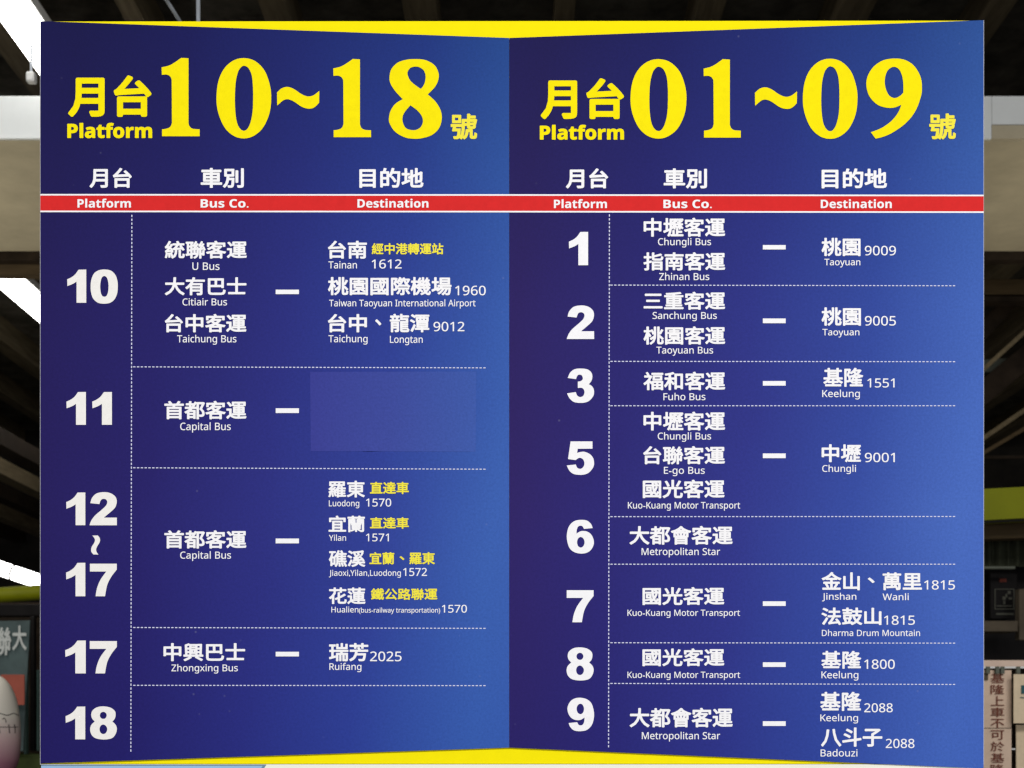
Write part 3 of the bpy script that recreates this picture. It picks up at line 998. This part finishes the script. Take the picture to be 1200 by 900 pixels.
po = thing('poster', P(10, 860, 5.2), 'slate blue poster with large pale brush characters at the left edge', 'poster')
slab('poster_sheet', [P(-70, 880, 5.2), P(27, 880, 5.2), P(35, 727, 5.2), P(-70, 729, 5.2)], P(0, 0, 5.2).y, P(0, 0, 5.2).y + .01, M['poster'], po)
far_cjk('character', '大', 14.5, 733, 31, 762, 5.19, M['poster_ink'], po, 0.02)
far_cjk('character', '聯', -10, 735, 13, 768, 5.19, M['poster_ink'], po, 0.02)
rd = boxp('red_notice', 1, 790.5, 28.5, 826, 5.12, 0.006, M['red_paper'])
tag(rd, 'small brick red notice in front of the slate blue poster', 'notice')
bpy.data.objects.remove(_fo)
bpy.data.curves.remove(_fc)


def egg_material():
    m = bpy.data.materials.new('white_and_pink_glaze')
    m.use_nodes = True
    nt = m.node_tree
    b = nt.nodes['Principled BSDF']
    b.inputs['Roughness'].default_value = 0.25
    tc = nt.nodes.new('ShaderNodeTexCoord')
    sp = nt.nodes.new('ShaderNodeSeparateXYZ')
    nt.links.new(tc.outputs['Object'], sp.inputs[0])
    cr = nt.nodes.new('ShaderNodeValToRGB')
    mr = nt.nodes.new('ShaderNodeMapRange')
    mr.inputs['From Min'].default_value = 0.0
    mr.inputs['From Max'].default_value = 0.30
    nt.links.new(sp.outputs['Z'], mr.inputs['Value'])
    e = cr.color_ramp.elements
    e[0].position, e[0].color = 0.15, (0.30, 0.13, 0.18, 1)
    e[1].position, e[1].color = 0.62, (0.66, 0.62, 0.54, 1)
    q = e.new(0.38)
    q.color = (0.52, 0.36, 0.36, 1)
    nt.links.new(mr.outputs[0], cr.inputs[0])
    nt.links.new(cr.outputs[0], b.inputs['Base Color'])
    return m


EG = 4.0
base = P(-8, 912, EG)
fig = thing('round_figure', base, 'glossy round white and pink figure with dark line marks at the bottom left corner', 'figure')
prof = [(0.0, 0.0), (.045, .004), (.068, .04), (.076, .09), (.0765, .14), (.073, .19), (.064, .235), (.048, .272), (.026, .296), (0.0, .304)]
V, F = [], []
NS = 40
fine = []
for i in range(len(prof) - 1):
    for k in range(4):
        t_ = k / 4
        p0, p1, p2, p3 = prof[max(i - 1, 0)], prof[i], prof[i + 1], prof[min(i + 2, len(prof) - 1)]
        fine.append(tuple(0.5 * (2 * p1[j] + (p2[j] - p0[j]) * t_ + (2 * p0[j] - 5 * p1[j] + 4 * p2[j] - p3[j]) * t_ * t_
                                 + (3 * p1[j] - p0[j] - 3 * p2[j] + p3[j]) * t_ ** 3) for j in (0, 1)))
fine.append(prof[-1])
for r, z in fine:
    for k in range(NS):
        a_ = 2 * math.pi * k / NS
        V.append(Vector((max(r, 0.0005) * math.cos(a_), max(r, 0.0005) * math.sin(a_), z)))
for i in range(len(fine) - 1):
    for k in range(NS):
        F.append((i * NS + k, i * NS + (k + 1) % NS, (i + 1) * NS + (k + 1) % NS, (i + 1) * NS + k))
body = mesh_obj('body', V, F, egg_material(), None, True)
body.parent = fig


def radius_at(z):
    for (r0, z0), (r1, z1) in zip(fine, fine[1:]):
        if z0 <= z <= z1:
            return r0 + (r1 - r0) * (z - z0) / max(z1 - z0, 1e-6)
    return 0.05


def line_mark(pts, r=0.0011):
    """pts: (angle in degrees, height) drawn on the body"""
    ps = []
    for a_, z in pts:
        rr = radius_at(z) + 0.0004
        ps.append(Vector((rr * math.cos(R(a_)), rr * math.sin(R(a_)), z)) + base)
    tube('line_mark', ps, r, M['black'], fig, 6)


line_mark([(-180 + i * 6, 0.187 + 0.003 * math.sin(i)) for i in range(31)], 0.0012)
line_mark([(-66 + i * 4, 0.150) for i in range(16)], 0.0010)
for a_ in (-58, -36, -20):
    line_mark([(a_, 0.158), (a_ + 1, 0.148), (a_ + 2, 0.132)], 0.0013)
line_mark([(-50, 0.172), (-46, 0.176), (-42, 0.170), (-42, 0.163)], 0.0012)
# pedestal carries the figure
ped = boxp('pedestal', -70, 912.5, 30, 1085, 3.93, 0.18, M['dark_brown'])
ped.location.z = 0
zs = [v.co.z for v in ped.data.vertices]
for v in ped.data.vertices:
    if v.co.z < sum(zs) / len(zs):
        v.co.z = 0.0
tag(ped, 'dark pedestal carrying the round white and pink figure', 'pedestal')
